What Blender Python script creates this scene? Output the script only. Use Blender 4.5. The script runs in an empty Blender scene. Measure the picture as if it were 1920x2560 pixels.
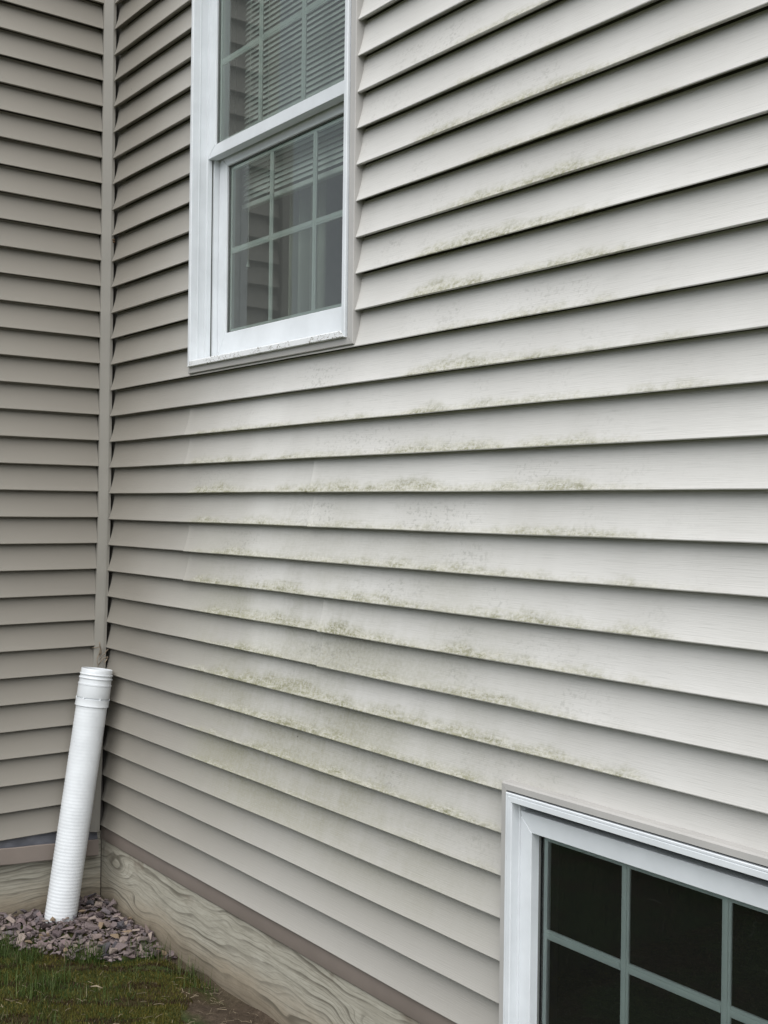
import bpy, bmesh, math, random
import numpy as np
from mathutils import Vector, Matrix

random.seed(7)
rng = np.random.default_rng(11)
scene = bpy.context.scene
COL = scene.collection

# ------------------------------------------------------------------ camera
CAM = (4.2235, -1.8616, 1.6042)
YAW, PITCH, ROLL = 0.912987, -0.003040, -0.012392
cam_data = bpy.data.cameras.new('camera')
cam = bpy.data.objects.new('camera', cam_data)
COL.objects.link(cam)
rot = Matrix.Rotation(YAW, 3, 'Z') @ Matrix.Rotation(PITCH, 3, 'X') @ Matrix.Rotation(ROLL, 3, 'Y')
m = Matrix((rot.col[0], rot.col[2], -rot.col[1])).transposed().to_4x4()
m.translation = Vector(CAM)
cam.matrix_world = m
cam_data.sensor_fit = 'HORIZONTAL'
cam_data.sensor_width = 36.0
cam_data.lens = 36.0 * 2818.88 / 1920.0
cam_data.clip_start = 0.05
cam_data.clip_end = 1000.0
scene.camera = cam

# ------------------------------------------------------------------ light
SUN_DIR = Vector((0.40, -0.42, 0.95)).normalized()      # towards the sun behind the cloud
elev = math.asin(SUN_DIR.z)
azim = math.atan2(SUN_DIR.x, SUN_DIR.y)
world = bpy.data.worlds.new('World')
scene.world = world
world.use_nodes = True
wn = world.node_tree
wn.nodes.clear()
sky = wn.nodes.new('ShaderNodeTexSky')
sky.sky_type = 'NISHITA'
sky.sun_disc = False
sky.sun_elevation = elev
sky.sun_rotation = azim
sky.air_density = 0.8
sky.dust_density = 1.0
sky.ozone_density = 1.0
hs = wn.nodes.new('ShaderNodeHueSaturation')             # cloud cover greys the sky
hs.inputs['Saturation'].default_value = 0.36
bg = wn.nodes.new('ShaderNodeBackground')
bg.inputs['Strength'].default_value = 0.05
wo = wn.nodes.new('ShaderNodeOutputWorld')
wn.links.new(sky.outputs[0], hs.inputs['Color'])
wn.links.new(hs.outputs[0], bg.inputs['Color'])
wn.links.new(bg.outputs[0], wo.inputs['Surface'])

sun_data = bpy.data.lights.new('sun', 'SUN')
sun_data.energy = 1.5
sun_data.angle = math.radians(80)
sun_data.color = (1.0, 0.995, 0.985)
sun = bpy.data.objects.new('sun', sun_data)
COL.objects.link(sun)
sun.rotation_euler = SUN_DIR.to_track_quat('Z', 'Y').to_euler()

vs = scene.view_settings
vs.view_transform = 'Standard'
vs.look = 'None'
vs.gamma = 1.0
vs.use_curve_mapping = False
cy = scene.cycles
cy.max_bounces = 6
cy.diffuse_bounces = 3
cy.glossy_bounces = 3
cy.transmission_bounces = 3
cy.transparent_max_bounces = 10
vs.exposure = 1.68

# ------------------------------------------------------------------ node helpers
class NT:
    """tiny wrapper to write shader maths"""
    def __init__(self, name):
        self.mat = bpy.data.materials.new(name)
        self.mat.use_nodes = True
        self.t = self.mat.node_tree
        self.t.nodes.clear()
        self.out = self.n('ShaderNodeOutputMaterial')
    def n(self, kind, **kw):
        nd = self.t.nodes.new(kind)
        for k, v in kw.items():
            setattr(nd, k, v)
        return nd
    def put(self, sock, v):
        if hasattr(v, 'is_output') or isinstance(v, bpy.types.NodeSocket):
            self.t.links.new(v, sock)
        elif v is not None:
            if isinstance(v, (tuple, list)) and len(v) == 3 and sock.type == 'RGBA':
                v = (*v, 1.0)
            sock.default_value = v
    def math(self, op, a, b=None, c=None, clamp=False):
        nd = self.n('ShaderNodeMath', operation=op, use_clamp=clamp)
        self.put(nd.inputs[0], a)
        if b is not None: self.put(nd.inputs[1], b)
        if c is not None: self.put(nd.inputs[2], c)
        return nd.outputs[0]
    def add(self, a, b): return self.math('ADD', a, b)
    def sub(self, a, b): return self.math('SUBTRACT', a, b)
    def mul(self, a, b): return self.math('MULTIPLY', a, b)
    def step(self, v, e0, e1, o0=0.0, o1=1.0):
        nd = self.n('ShaderNodeMapRange', interpolation_type='SMOOTHSTEP')
        self.put(nd.inputs['Value'], v)
        self.put(nd.inputs['From Min'], e0); self.put(nd.inputs['From Max'], e1)
        self.put(nd.inputs['To Min'], o0); self.put(nd.inputs['To Max'], o1)
        return nd.outputs['Result']
    def lin(self, v, e0, e1, o0=0.0, o1=1.0):
        nd = self.n('ShaderNodeMapRange')
        self.put(nd.inputs['Value'], v)
        self.put(nd.inputs['From Min'], e0); self.put(nd.inputs['From Max'], e1)
        self.put(nd.inputs['To Min'], o0); self.put(nd.inputs['To Max'], o1)
        return nd.outputs['Result']
    def mix(self, f, a, b, mode='MIX'):
        nd = self.n('ShaderNodeMix', data_type='RGBA', blend_type=mode)
        self.put(nd.inputs['Factor'], f)
        self.put(nd.inputs['A'] if False else nd.inputs[6], a)
        self.put(nd.inputs[7], b)
        return nd.outputs[2]
    def coord(self):
        return self.n('ShaderNodeTexCoord').outputs['Object']
    def xyz(self, v):
        nd = self.n('ShaderNodeSeparateXYZ'); self.put(nd.inputs[0], v)
        return nd.outputs
    def vec(self, x, y, z):
        nd = self.n('ShaderNodeCombineXYZ')
        self.put(nd.inputs[0], x); self.put(nd.inputs[1], y); self.put(nd.inputs[2], z)
        return nd.outputs[0]
    def scl(self, v, s):
        nd = self.n('ShaderNodeVectorMath', operation='MULTIPLY')
        self.put(nd.inputs[0], v); self.put(nd.inputs[1], s)
        return nd.outputs[0]
    def noise(self, v, scale=1.0, detail=2.0, rough=0.5, dist=0.0, color=False):
        nd = self.n('ShaderNodeTexNoise')
        self.put(nd.inputs['Vector'], v)
        nd.inputs['Scale'].default_value = scale
        nd.inputs['Detail'].default_value = detail
        nd.inputs['Roughness'].default_value = rough
        nd.inputs['Distortion'].default_value = dist
        return nd.outputs['Color' if color else 'Fac']
    def voro(self, v, scale=1.0, feature='F1', rand=1.0):
        nd = self.n('ShaderNodeTexVoronoi', feature=feature)
        self.put(nd.inputs['Vector'], v)
        nd.inputs['Scale'].default_value = scale
        nd.inputs['Randomness'].default_value = rand
        return nd
    def bump(self, h, strength=0.3, dist=0.002, normal=None):
        nd = self.n('ShaderNodeBump')
        nd.inputs['Strength'].default_value = strength
        nd.inputs['Distance'].default_value = dist
        self.put(nd.inputs['Height'], h)
        if normal is not None: self.put(nd.inputs['Normal'], normal)
        return nd.outputs[0]
    def bsdf(self, color, rough=0.5, normal=None, spec=0.5, **kw):
        nd = self.n('ShaderNodeBsdfPrincipled')
        self.put(nd.inputs['Base Color'], color)
        self.put(nd.inputs['Roughness'], rough)
        self.put(nd.inputs['Specular IOR Level'], spec)
        if normal is not None: self.put(nd.inputs['Normal'], normal)
        for k, v in kw.items(): self.put(nd.inputs[k], v)
        return nd.outputs[0]
    def done(self, shader):
        self.t.links.new(shader, self.out.inputs['Surface'])
        return self.mat

S = 0.1016                  # exposure of one lap
Z0 = 1.65                   # a lap edge that lies near eye level
def zk(k): return Z0 - S * k

# ------------------------------------------------------------------ materials
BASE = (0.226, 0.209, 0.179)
CHALK_LIT = (0.560, 0.549, 0.520)  # chalked vinyl, also the lit end of the painted shade ramp
def siding_material(name, along, weathered):
    t = NT(name)
    P = t.coord()
    x, y, z = t.xyz(P)
    a = x if along == 'x' else y
    q = t.mul(t.sub(z, Z0 - 20 * S), 1.0 / S)
    ph = t.math('FRACT', q)                     # 0 at the lap's lower edge, 1 at its top
    row = t.math('FLOOR', q)
    # embossed grain: long thin strokes
    grain = t.noise(t.vec(t.mul(a, 9.0), 0.0, t.mul(z, 430.0)), 1.0, 2, 0.7)
    big = t.noise(t.vec(t.mul(a, 1.3), t.mul(row, 7.31), t.mul(z, 2.0)), 1.0, 3, 0.55)
    col = t.mix(t.lin(big, 0.3, 0.7), BASE, tuple(c * 1.08 for c in BASE))
    oi = t.n('ShaderNodeObjectInfo')
    rough = 0.5
    if weathered:
        pc = t.xyz(t.noise(t.vec(t.mul(a, 2.7), t.mul(row, 5.17), 0.0), 1.0, 4, 0.6, color=True))
        patch, wob0, mp = pc[0], pc[1], pc[2]
        fc = t.xyz(t.noise(t.vec(t.mul(a, 13.0), t.mul(row, 2.3), t.mul(z, 46.0)), 1.0, 5, 0.70, color=True))
        fine, tone, sn = fc[0], fc[1], fc[2]
        sc = t.xyz(t.noise(t.vec(t.add(t.mul(a, 42.0), t.mul(fine, 2.0)), row, t.mul(z, 11.0)), 1.0, 3, 0.62, color=True))
        strk, fst = sc[0], sc[1]
        dc = t.xyz(t.noise(t.vec(t.mul(a, 85.0), 0.0, t.mul(z, 105.0)), 1.0, 3, 0.75, color=True))
        speckn, msn = dc[0], dc[1]
        # chalked, paler vinyl; its falloff also paints shade into corner and wall foot
        chalk_shade = t.mul(t.step(t.add(a, t.mul(big, 0.5)), 0.35, 1.75), t.mul(t.lin(wob0, 0.25, 0.7, 0.80, 1.0), t.step(z, 0.10, 1.35, 0.22, 1.0)))
        col = t.mix(chalk_shade, col, CHALK_LIT)
        lines = t.step(grain, 0.54, 0.70)
        col = t.mix(t.mul(lines, t.mul(chalk_shade, 0.26)), col, (0.27, 0.265, 0.245))
        # where algae grows: a broad field, not near the corner, not far right
        wob = t.mul(t.sub(wob0, 0.5), 1.2)
        fx = t.mul(t.step(t.add(a, t.mul(wob, 0.30)), 0.58, 0.80), t.step(t.add(a, wob), 3.15, 2.05))
        fz = t.mul(t.step(z, 0.55, 0.86), t.step(z, 3.15, 2.3))
        under = t.sub(1.0, t.mul(t.step(z, 1.78, 1.92), t.step(a, 2.05, 1.80)))      # dry strip beside and under the window
        field = t.mul(t.mul(fx, fz), under)
        rown = t.n('ShaderNodeTexWhiteNoise', noise_dimensions='1D'); t.put(rown.inputs['W'], t.add(row, 0.37))
        rowf = t.lin(rown.outputs['Value'], 0.0, 1.0, 0.45, 1.2)
        # how high the growth climbs from the lower edge
        hgt = t.mul(t.mul(t.step(patch, 0.36, 0.80), rowf), field)
        hgt = t.add(t.mul(hgt, 0.46), t.mul(field, t.mul(rowf, 0.13)))
        rag = t.add(ph, t.add(t.mul(t.sub(fine, 0.5), 0.42), t.mul(t.sub(strk, 0.5), 0.24)))
        edge = t.step(t.sub(hgt, rag), -0.13, 0.24)
        edge = t.mul(edge, t.step(hgt, 0.005, 0.14))
        algae = t.mul(edge, t.step(t.add(t.mul(speckn, 0.75), t.mul(tone, 0.25)), 0.38, 0.60, 0.30, 1.0))
        acol = t.mix(t.lin(tone, 0.36, 0.66), (0.310, 0.300, 0.208), (0.150, 0.147, 0.070))
        # thin olive-grey film low on the wall, smeared and running down in streaks
        film = t.mul(t.mul(t.step(t.add(a, t.mul(wob, 0.4)), 0.45, 1.05), t.step(t.add(a, wob), 2.70, 1.4)), t.mul(t.step(z, 0.40, 0.80), t.step(z, 1.95, 0.95)))
        film = t.mul(film, t.step(t.add(t.mul(big, 0.66), t.add(t.mul(fst, 0.20), t.mul(fine, 0.20))), 0.34, 0.66))
        film = t.mul(film, t.step(speckn, 0.35, 0.62, 0.62, 1.0))
        col = t.mix(t.mul(film, 0.80), col, (0.245, 0.236, 0.160))
        # pale wash marks below the tall window, where runoff has rinsed the film away
        wash = t.mul(t.mul(t.step(t.add(a, t.mul(fst, 0.10)), 1.10, 1.20), t.step(t.add(a, t.mul(fst, 0.10)), 1.42, 1.30)), t.mul(t.step(z, 0.9, 1.3), t.step(z, 2.06, 1.95)))
        col = t.mix(t.mul(wash, t.step(patch, 0.35, 0.65, 0.15, 0.55)), col, (0.600, 0.590, 0.560))
        # grey mildew specks in the middle of some laps
        mil = t.mul(t.step(mp, 0.48, 0.66), t.mul(t.step(ph, 0.90, 0.55), t.mul(fx, t.mul(t.step(z, 3.6, 2.6), t.step(z, 0.55, 0.9)))))
        ms = t.step(t.add(t.mul(msn, 0.7), t.mul(fine, 0.3)), 0.52, 0.60)
        col = t.mix(t.mul(t.mul(mil, ms), 0.50), col, (0.24, 0.235, 0.205))
        col = t.mix(t.mul(algae, 0.88), col, acol)
        # pale grazing trails through the growth
        tr = t.mul(t.step(t.math('ABSOLUTE', t.sub(sn, 0.52)), 0.030, 0.008), t.step(edge, 0.05, 0.6))
        tr = t.mul(tr, t.step(ph, 0.42, 0.15))
        col = t.mix(t.mul(tr, 0.55), col, (0.52, 0.505, 0.44))
        rough = t.lin(edge, 0.0, 1.0, 0.5, 0.85)
    col = t.mix(1.0, col, t.mix(oi.outputs['Random'], (0.975, 0.975, 0.975), (1.0, 1.0, 0.998)), 'MULTIPLY')
    # scattered black dots
    vd = t.voro(t.vec(t.mul(a, 5.0), 0.0, t.mul(z, 5.0)), 1.0)
    dot = t.mul(t.step(vd.outputs['Distance'], 0.018, 0.009), t.step(t.xyz(vd.outputs['Color'])[0], 0.60, 0.62))
    col = t.mix(t.mul(dot, 0.85), col, (0.05, 0.045, 0.04))
    nrm = t.bump(grain, 0.45, 0.0012) if weathered else None
    return t.done(t.bsdf(col, rough, nrm, 0.4))

def plain(name, color, rough=0.5, spec=0.5, var=0.06, scale=12.0, bump=0.0, bscale=80.0):
    t = NT(name)
    P = t.coord()
    nz = t.noise(P, scale, 4, 0.6)
    dark = tuple(c * (1 - var * 2) for c in color)
    col = t.mix(t.lin(nz, 0.35, 0.7), dark, color)
    nrm = t.bump(t.noise(P, bscale, 3, 0.6), bump, 0.002) if bump else None
    return t.done(t.bsdf(col, t.lin(nz, 0.3, 0.7, rough - 0.06, rough + 0.06), nrm, spec))

def vinyl_dirty():
    t = NT('vinyl_dirty')
    P = t.coord()
    x, y, z = t.xyz(P)
    n1 = t.noise(P, 60.0, 5, 0.75)
    n2 = t.noise(t.scl(P, (4.0, 1.0, 1.0)), 2.4, 2, 0.5)
    n3 = t.noise(t.scl(P, (38.0, 20.0, 60.0)), 1.0, 3, 0.6)
    crack = t.mul(t.step(t.math('ABSOLUTE', t.sub(n3, 0.5)), 0.030, 0.008), t.step(n2, 0.42, 0.55))
    col = t.mix(t.mul(t.step(n1, 0.50, 0.75), 0.25), (0.72, 0.73, 0.73), (0.50, 0.48, 0.42))
    col = t.mix(t.mul(crack, 0.80), col, (0.16, 0.14, 0.10))
    return t.done(t.bsdf(col, 0.5, t.bump(n1, 0.2, 0.001), 0.45))

def glass_material(name, tint, boost, reflect_veil):
    t = NT(name)
    fr = t.n('ShaderNodeFresnel'); fr.inputs['IOR'].default_value = 1.52
    fac = t.math('MULTIPLY', fr.outputs[0], boost, clamp=True)
    tr = t.n('ShaderNodeBsdfTransparent'); tr.inputs['Color'].default_value = (*tint, 1)
    gl = t.n('ShaderNodeBsdfGlossy'); gl.inputs['Roughness'].default_value = 0.012
    gl.inputs['Color'].default_value = (0.95, 1.0, 0.98, 1)
    P = t.coord()
    t.put(gl.inputs['Normal'], t.bump(t.noise(P, 3.0, 2, 0.5), 0.04, 0.01))
    mx = t.n('ShaderNodeMixShader')
    t.put(mx.inputs[0], fac); t.put(mx.inputs[1], tr.outputs[0]); t.put(mx.inputs[2], gl.outputs[0])
    # flat pale veil painted in for reflected sky; also specks and web threads
    sp = t.voro(P, 34.0)
    spk = t.mul(t.step(sp.outputs['Distance'], 0.06, 0.02), t.step(t.xyz(sp.outputs['Color'])[0], 0.82, 0.86))
    wb = t.noise(t.scl(P, (9.0, 9.0, 14.0)), 1.0, 2, 0.5, 1.2)
    web = t.mul(t.step(t.math('ABSOLUTE', t.sub(wb, 0.5)), 0.005, 0.001), t.step(t.noise(P, 5.0, 2, 0.5), 0.52, 0.62))
    d = t.add(reflect_veil, t.add(t.mul(spk, 0.18), t.mul(web, 0.02)))
    df = t.n('ShaderNodeBsdfDiffuse'); df.inputs['Color'].default_value = (0.45, 0.47, 0.44, 1)
    m2 = t.n('ShaderNodeMixShader')
    t.put(m2.inputs[0], d); t.put(m2.inputs[1], mx.outputs[0]); t.put(m2.inputs[2], df.outputs[0])
    return t.done(m2.outputs[0])

def wood_material(name, along):
    t = NT(name)
    P = t.coord()
    x, y, z = t.xyz(P)
    a = x if along == 'x' else y
    off = 0.0 if along == 'x' else 7.7
    warp = t.noise(t.vec(t.add(t.mul(a, 1.25), off), 2.0, t.mul(z, 3.4)), 1.0, 3, 0.55)
    kn = t.voro(t.vec(t.add(t.mul(a, 2.1), off + 0.35), 0.0, t.mul(z, 5.0)), 1.0)
    kd = kn.outputs['Distance']
    knot = t.step(kd, 0.16, 0.04)
    field = t.add(t.mul(warp, 5.5), t.add(t.mul(z, 21.0), t.mul(t.step(kd, 0.40, 0.0), 1.9)))
    ring = t.math('FRACT', field)
    late = t.mul(t.step(ring, 0.66, 0.94), t.step(ring, 1.0, 0.97))
    ring2 = t.math('FRACT', t.mul(field, 3.0))
    late = t.math('MAXIMUM', late, t.mul(t.step(ring2, 0.66, 0.95), 0.55))
    soft = t.noise(t.vec(t.add(t.mul(a, 7.0), off), 0.0, t.mul(z, 70.0)), 1.0, 4, 0.6)
    fine = t.noise(t.vec(t.mul(a, 20.0), off, t.mul(z, 260.0)), 1.0, 3, 0.6)
    blot = t.noise(t.vec(t.add(t.mul(a, 3.0), off), 5.0, t.mul(z, 9.0)), 1.0, 4, 0.6)
    col = t.mix(t.lin(soft, 0.3, 0.7), (0.275, 0.258, 0.206), (0.400, 0.380, 0.315))
    low = t.step(t.add(z, t.mul(t.sub(blot, 0.5), 0.16)), 0.17, 0.04)
    col = t.mix(t.mul(low, 0.75), col, (0.265, 0.215, 0.150))
    col = t.mix(t.mul(late, t.step(blot, 0.36, 0.62, 0.22, 0.80)), col, (0.088, 0.078, 0.058))
    col = t.mix(t.mul(knot, 0.6), col, (0.135, 0.115, 0.085))
    col = t.mix(t.mul(t.step(fine, 0.48, 0.72), 0.38), col, (0.11, 0.10, 0.08))
    # tannin stains under the trim and splash dirt at the ground
    st = t.mul(t.step(z, 0.19, 0.27), t.step(t.noise(t.vec(t.add(t.mul(a, 5.5), off), 3.0, t.mul(z, 7.0)), 1.0, 3, 0.6), 0.54, 0.68))
    col = t.mix(t.mul(st, 0.65), col, (0.095, 0.062, 0.040))
    sp = t.step(t.add(z, t.mul(t.sub(t.noise(t.scl(P, (9.0, 9.0, 9.0)), 1.0, 4, 0.7), 0.5), 0.10)), 0.10, 0.02)
    col = t.mix(t.mul(sp, 0.55), col, (0.105, 0.085, 0.060))
    h = t.add(t.mul(fine, 0.6), t.mul(late, -0.5))
    return t.done(t.bsdf(col, 0.82, t.bump(h, 0.4, 0.0015), 0.2))

def stone_material():
    t = NT('crushed_stone')
    oi = t.n('ShaderNodeObjectInfo')
    rmp = t.n('ShaderNodeValToRGB')
    cr = rmp.color_ramp
    cols = [(0.0, (0.105, 0.080, 0.082)), (0.18, (0.200, 0.152, 0.148)), (0.36, (0.140, 0.120, 0.125)), (0.50, (0.235, 0.185, 0.165)),
            (0.64, (0.175, 0.140, 0.135)), (0.78, (0.300, 0.245, 0.210)), (0.91, (0.250, 0.185, 0.120)), (0.955, (0.085, 0.080, 0.088))]
    cr.interpolation = 'CONSTANT'
    while len(cr.elements) < len(cols): cr.elements.new(0.5)
    for e, (p, c) in zip(cr.elements, cols):
        e.position = p; e.color = (*c, 1)
    t.put(rmp.inputs[0], oi.outputs['Random'])
    P = t.coord()
    Pn = t.n('ShaderNodeVectorMath', operation='ADD')
    t.put(Pn.inputs[0], P); t.put(Pn.inputs[1], t.vec(t.mul(oi.outputs['Random'], 19.0), 0.0, 0.0))
    nz = t.noise(Pn.outputs[0], 70.0, 5, 0.7)
    lay = t.noise(t.scl(Pn.outputs[0], (30.0, 30.0, 160.0)), 1.0, 3, 0.6)
    col = t.mix(t.lin(nz, 0.3, 0.7), t.mix(1.0, rmp.outputs[0], (0.62, 0.60, 0.62), 'MULTIPLY'), rmp.outputs[0])
    col = t.mix(t.mul(t.step(lay, 0.5, 0.7), 0.3), col, (0.30, 0.26, 0.235))
    return t.done(t.bsdf(col, 0.85, t.bump(t.add(nz, t.mul(lay, 0.6)), 0.5, 0.004), 0.25))

def ground_material():
    t = NT('lawn_soil')
    P = t.coord()
    x, y, z = t.xyz(P)
    n1 = t.noise(P, 3.2, 5, 0.65)
    n2 = t.noise(P, 38.0, 5, 0.7)
    n3 = t.noise(P, 160.0, 4, 0.7)
    soil = t.mix(t.lin(n2, 0.3, 0.7), (0.035, 0.026, 0.018), (0.085, 0.064, 0.046))
    soil = t.mix(t.step(n3, 0.58, 0.72), soil, (0.15, 0.12, 0.095))
    moss = t.mix(t.lin(n2, 0.3, 0.7), (0.022, 0.024, 0.008), (0.060, 0.058, 0.018))
    moss = t.mix(t.step(n1, 0.50, 0.62), moss, (0.045, 0.034, 0.016))
    green = t.mix(t.lin(n2, 0.3, 0.7), (0.020, 0.034, 0.010), (0.050, 0.075, 0.022))
    grass = t.mix(t.step(n1, 0.40, 0.58), green, moss)
    bare = t.mul(t.step(t.add(x, t.mul(t.sub(n1, 0.5), 0.5)), 0.95, 1.15), t.step(t.add(y, t.mul(t.sub(n1, 0.5), 0.25)), -0.26, -0.14))
    edge = t.step(t.add(y, t.mul(t.sub(n2, 0.5), 0.05)), -0.055, -0.02)
    bare = t.math('MAXIMUM', bare, t.mul(edge, 0.9))
    col = t.mix(bare, grass, soil)
    return t.done(t.bsdf(col, 0.95, t.bump(t.add(n2, t.mul(n3, 0.5)), 0.8, 0.012), 0.1))

def blade_material(name, rough=0.6):
    t = NT(name)
    at = t.n('ShaderNodeAttribute', attribute_name='tint')
    sh = t.bsdf(at.outputs['Color'], rough, None, 0.25)
    tl = t.n('ShaderNodeBsdfTranslucent'); t.put(tl.inputs['Color'], at.outputs['Color'])
    mx = t.n('ShaderNodeMixShader'); mx.inputs[0].default_value = 0.25
    t.put(mx.inputs[1], sh); t.put(mx.inputs[2], tl.outputs[0])
    return t.done(mx.outputs[0])

M = {}
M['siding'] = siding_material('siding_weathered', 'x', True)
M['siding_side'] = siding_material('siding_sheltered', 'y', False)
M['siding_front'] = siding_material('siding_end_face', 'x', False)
M['taupe'] = plain('taupe_trim', (0.415, 0.402, 0.380), 0.45, 0.4, 0.05, 6.0)
M['taupe_dark'] = plain('brown_trim', (0.222, 0.186, 0.160), 0.5, 0.4, 0.06, 5.0)
M['post'] = plain('post_vinyl', (0.250, 0.236, 0.206), 0.45, 0.4, 0.06, 5.0)
M['vinyl'] = plain('white_vinyl', (0.675, 0.702, 0.718), 0.38, 0.5, 0.05, 9.0)
M['vinyl_dirty'] = vinyl_dirty()
M['caulk'] = plain('gasket', (0.10, 0.105, 0.10), 0.6, 0.3)
M['track'] = plain('jamb_track', (0.50, 0.49, 0.45), 0.5, 0.4, 0.12, 20.0)
M['muntin'] = plain('muntin_vinyl', (0.68, 0.71, 0.69), 0.45, 0.4, 0.03)
M['glass_up'] = glass_material('window_glass', (0.88, 0.95, 0.90), 1.25, 0.115)
M['glass_low'] = glass_material('basement_glass', (0.77, 0.83, 0.815), 1.1, 0.014)
M['sheath'] = plain('sheathing_wrap', (0.10, 0.09, 0.08), 0.8, 0.2)
M['foil'] = plain('flashing_film', (0.16, 0.165, 0.185), 0.32, 0.6, 0.12, 18.0)
M['wood'] = wood_material('treated_board', 'x')
M['wood_side'] = wood_material('treated_board_side', 'y')
M['pvc'] = plain('white_pvc', (0.70, 0.722, 0.735), 0.33, 0.5, 0.05, 14.0)
M['pvc_in'] = plain('pvc_inside', (0.60, 0.62, 0.60), 0.5, 0.4, 0.1, 14.0)
M['stone'] = stone_material()
M['ground'] = ground_material()
M['blade'] = blade_material('grass_blades')
M['room'] = plain('room_paint', (0.62, 0.62, 0.56), 0.9, 0.1)
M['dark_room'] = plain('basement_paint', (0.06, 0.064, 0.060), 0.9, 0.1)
M['slat'] = plain('blind_slat', (0.88, 0.90, 0.86), 0.5, 0.4, 0.03)
M['curtain'] = plain('sheer_curtain', (0.54, 0.56, 0.48), 0.9, 0.1, 0.05)
M['vine'] = plain('dried_vine', (0.27, 0.215, 0.155), 0.85, 0.2, 0.15, 60.0)
M['nest'] = plain('mud_nest', (0.115, 0.075, 0.045), 0.9, 0.1, 0.15, 60.0)
M['straw'] = plain('dry_straw', (0.27, 0.22, 0.15), 0.8, 0.2, 0.1, 40.0)
M['soffit'] = plain('soffit_vinyl', (0.55, 0.53, 0.49), 0.6, 0.3)

# ------------------------------------------------------------------ object helpers
def link(o, parent=None):
    COL.objects.link(o)
    if parent is not None: o.parent = parent
    return o

def tag(o, label=None, cat=None, group=None, kind=None):
    if label: o['label'] = label
    if cat: o['category'] = cat
    if group: o['group'] = group
    if kind: o['kind'] = kind
    return o

def empty(name, label, cat, loc=(0, 0, 0)):
    o = bpy.data.objects.new(name, None)
    o.empty_display_size = 0.1
    o.location = loc
    link(o)
    return tag(o, label, cat, kind='thing')

def mesh_obj(name, verts, faces, mat, parent=None, smooth=False):
    me = bpy.data.meshes.new(name)
    me.from_pydata([tuple(v) for v in verts], [], faces)
    me.materials.append(mat)
    if smooth: me.polygons.foreach_set('use_smooth', [True] * len(me.polygons))
    me.update()
    o = bpy.data.objects.new(name, me)
    link(o, parent)
    if parent is not None and parent.type == 'EMPTY':
        o.matrix_parent_inverse = Matrix.Translation(parent.location).inverted()
    return o

def bm_obj(name, bm, mat, parent=None, smooth=False):
    me = bpy.data.meshes.new(name)
    bmesh.ops.recalc_face_normals(bm, faces=bm.faces)
    bm.to_mesh(me); bm.free()
    me.materials.append(mat)
    if smooth: me.polygons.foreach_set('use_smooth', [True] * len(me.polygons))
    o = bpy.data.objects.new(name, me)
    link(o, parent)
    if parent is not None and parent.type == 'EMPTY':
        o.matrix_parent_inverse = Matrix.Translation(parent.location).inverted()
    return o

def box_bm(lo, hi, bevel=0.0, bm=None):
    own = bm is None
    if own: bm = bmesh.new()
    r = bmesh.ops.create_cube(bm, size=1.0)
    vs_ = r['verts']
    for v in vs_:
        v.co = Vector([(lo[i] + hi[i]) / 2 + v.co[i] * (hi[i] - lo[i]) for i in range(3)])
    if bevel:
        es = list({e for v in vs_ for e in v.link_edges})
        bmesh.ops.bevel(bm, geom=es, offset=bevel, segments=1, affect='EDGES', profile=0.5)
    return bm

def box(name, lo, hi, mat, parent=None, bevel=0.0):
    return bm_obj(name, box_bm(lo, hi, bevel), mat, parent)

def ring_side(bm, rect, prof, side, gap=0.0003):
    """one mitred side of a rectangular frame; rect=(x0,x1,z0,z1); prof=[(inset, y)...] closed"""
    x0, x1, z0, z1 = rect
    loops = []
    for end in (0, 1):
        lp = []
        for d, y in prof:
            if side == 'L': p = (x0 + d, y, (z0 + d + gap) if end == 0 else (z1 - d - gap))
            if side == 'R': p = (x1 - d, y, (z0 + d + gap) if end == 0 else (z1 - d - gap))
            if side == 'B': p = ((x0 + d + gap) if end == 0 else (x1 - d - gap), y, z0 + d)
            if side == 'T': p = ((x0 + d + gap) if end == 0 else (x1 - d - gap), y, z1 - d)
            lp.append(bm.verts.new(p))
        loops.append(lp)
    n = len(prof)
    for i in range(n):
        j = (i + 1) % n
        bm.faces.new((loops[0][i], loops[0][j], loops[1][j], loops[1][i]))
    bm.faces.new(loops[0]); bm.faces.new(list(reversed(loops[1])))

def frame_sides(name_map, rect, prof, mat, parent, gap=0.0003, mats=None):
    out = {}
    for side, nm in name_map.items():
        bm = bmesh.new()
        ring_side(bm, rect, prof, side, gap)
        out[side] = bm_obj(nm, bm, (mats or {}).get(side, mat), parent)
    return out

def tube_bm(bm, pts, r, n=6):
    rings = []
    for i, p in enumerate(pts):
        p = Vector(p)
        d = (Vector(pts[min(i + 1, len(pts) - 1)]) - Vector(pts[max(i - 1, 0)])).normalized()
        u = d.orthogonal().normalized(); w = d.cross(u)
        rr = r[i] if isinstance(r, (list, tuple)) else r
        rings.append([bm.verts.new(p + (u * math.cos(2 * math.pi * k / n) + w * math.sin(2 * math.pi * k / n)) * rr) for k in range(n)])
    for a, b in zip(rings, rings[1:]):
        for k in range(n):
            bm.faces.new((a[k], a[(k + 1) % n], b[(k + 1) % n], b[k]))
    bm.faces.new(rings[0]); bm.faces.new(rings[-1])
    return bm

def snoise(x, seed):
    """smooth 1-D wobble in -1..1"""
    return (math.sin(x * 1.7 + seed * 12.9) + 0.6 * math.sin(x * 4.1 + seed * 7.3) + 0.35 * math.sin(x * 9.7 + seed * 3.1)) / 1.95

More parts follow.
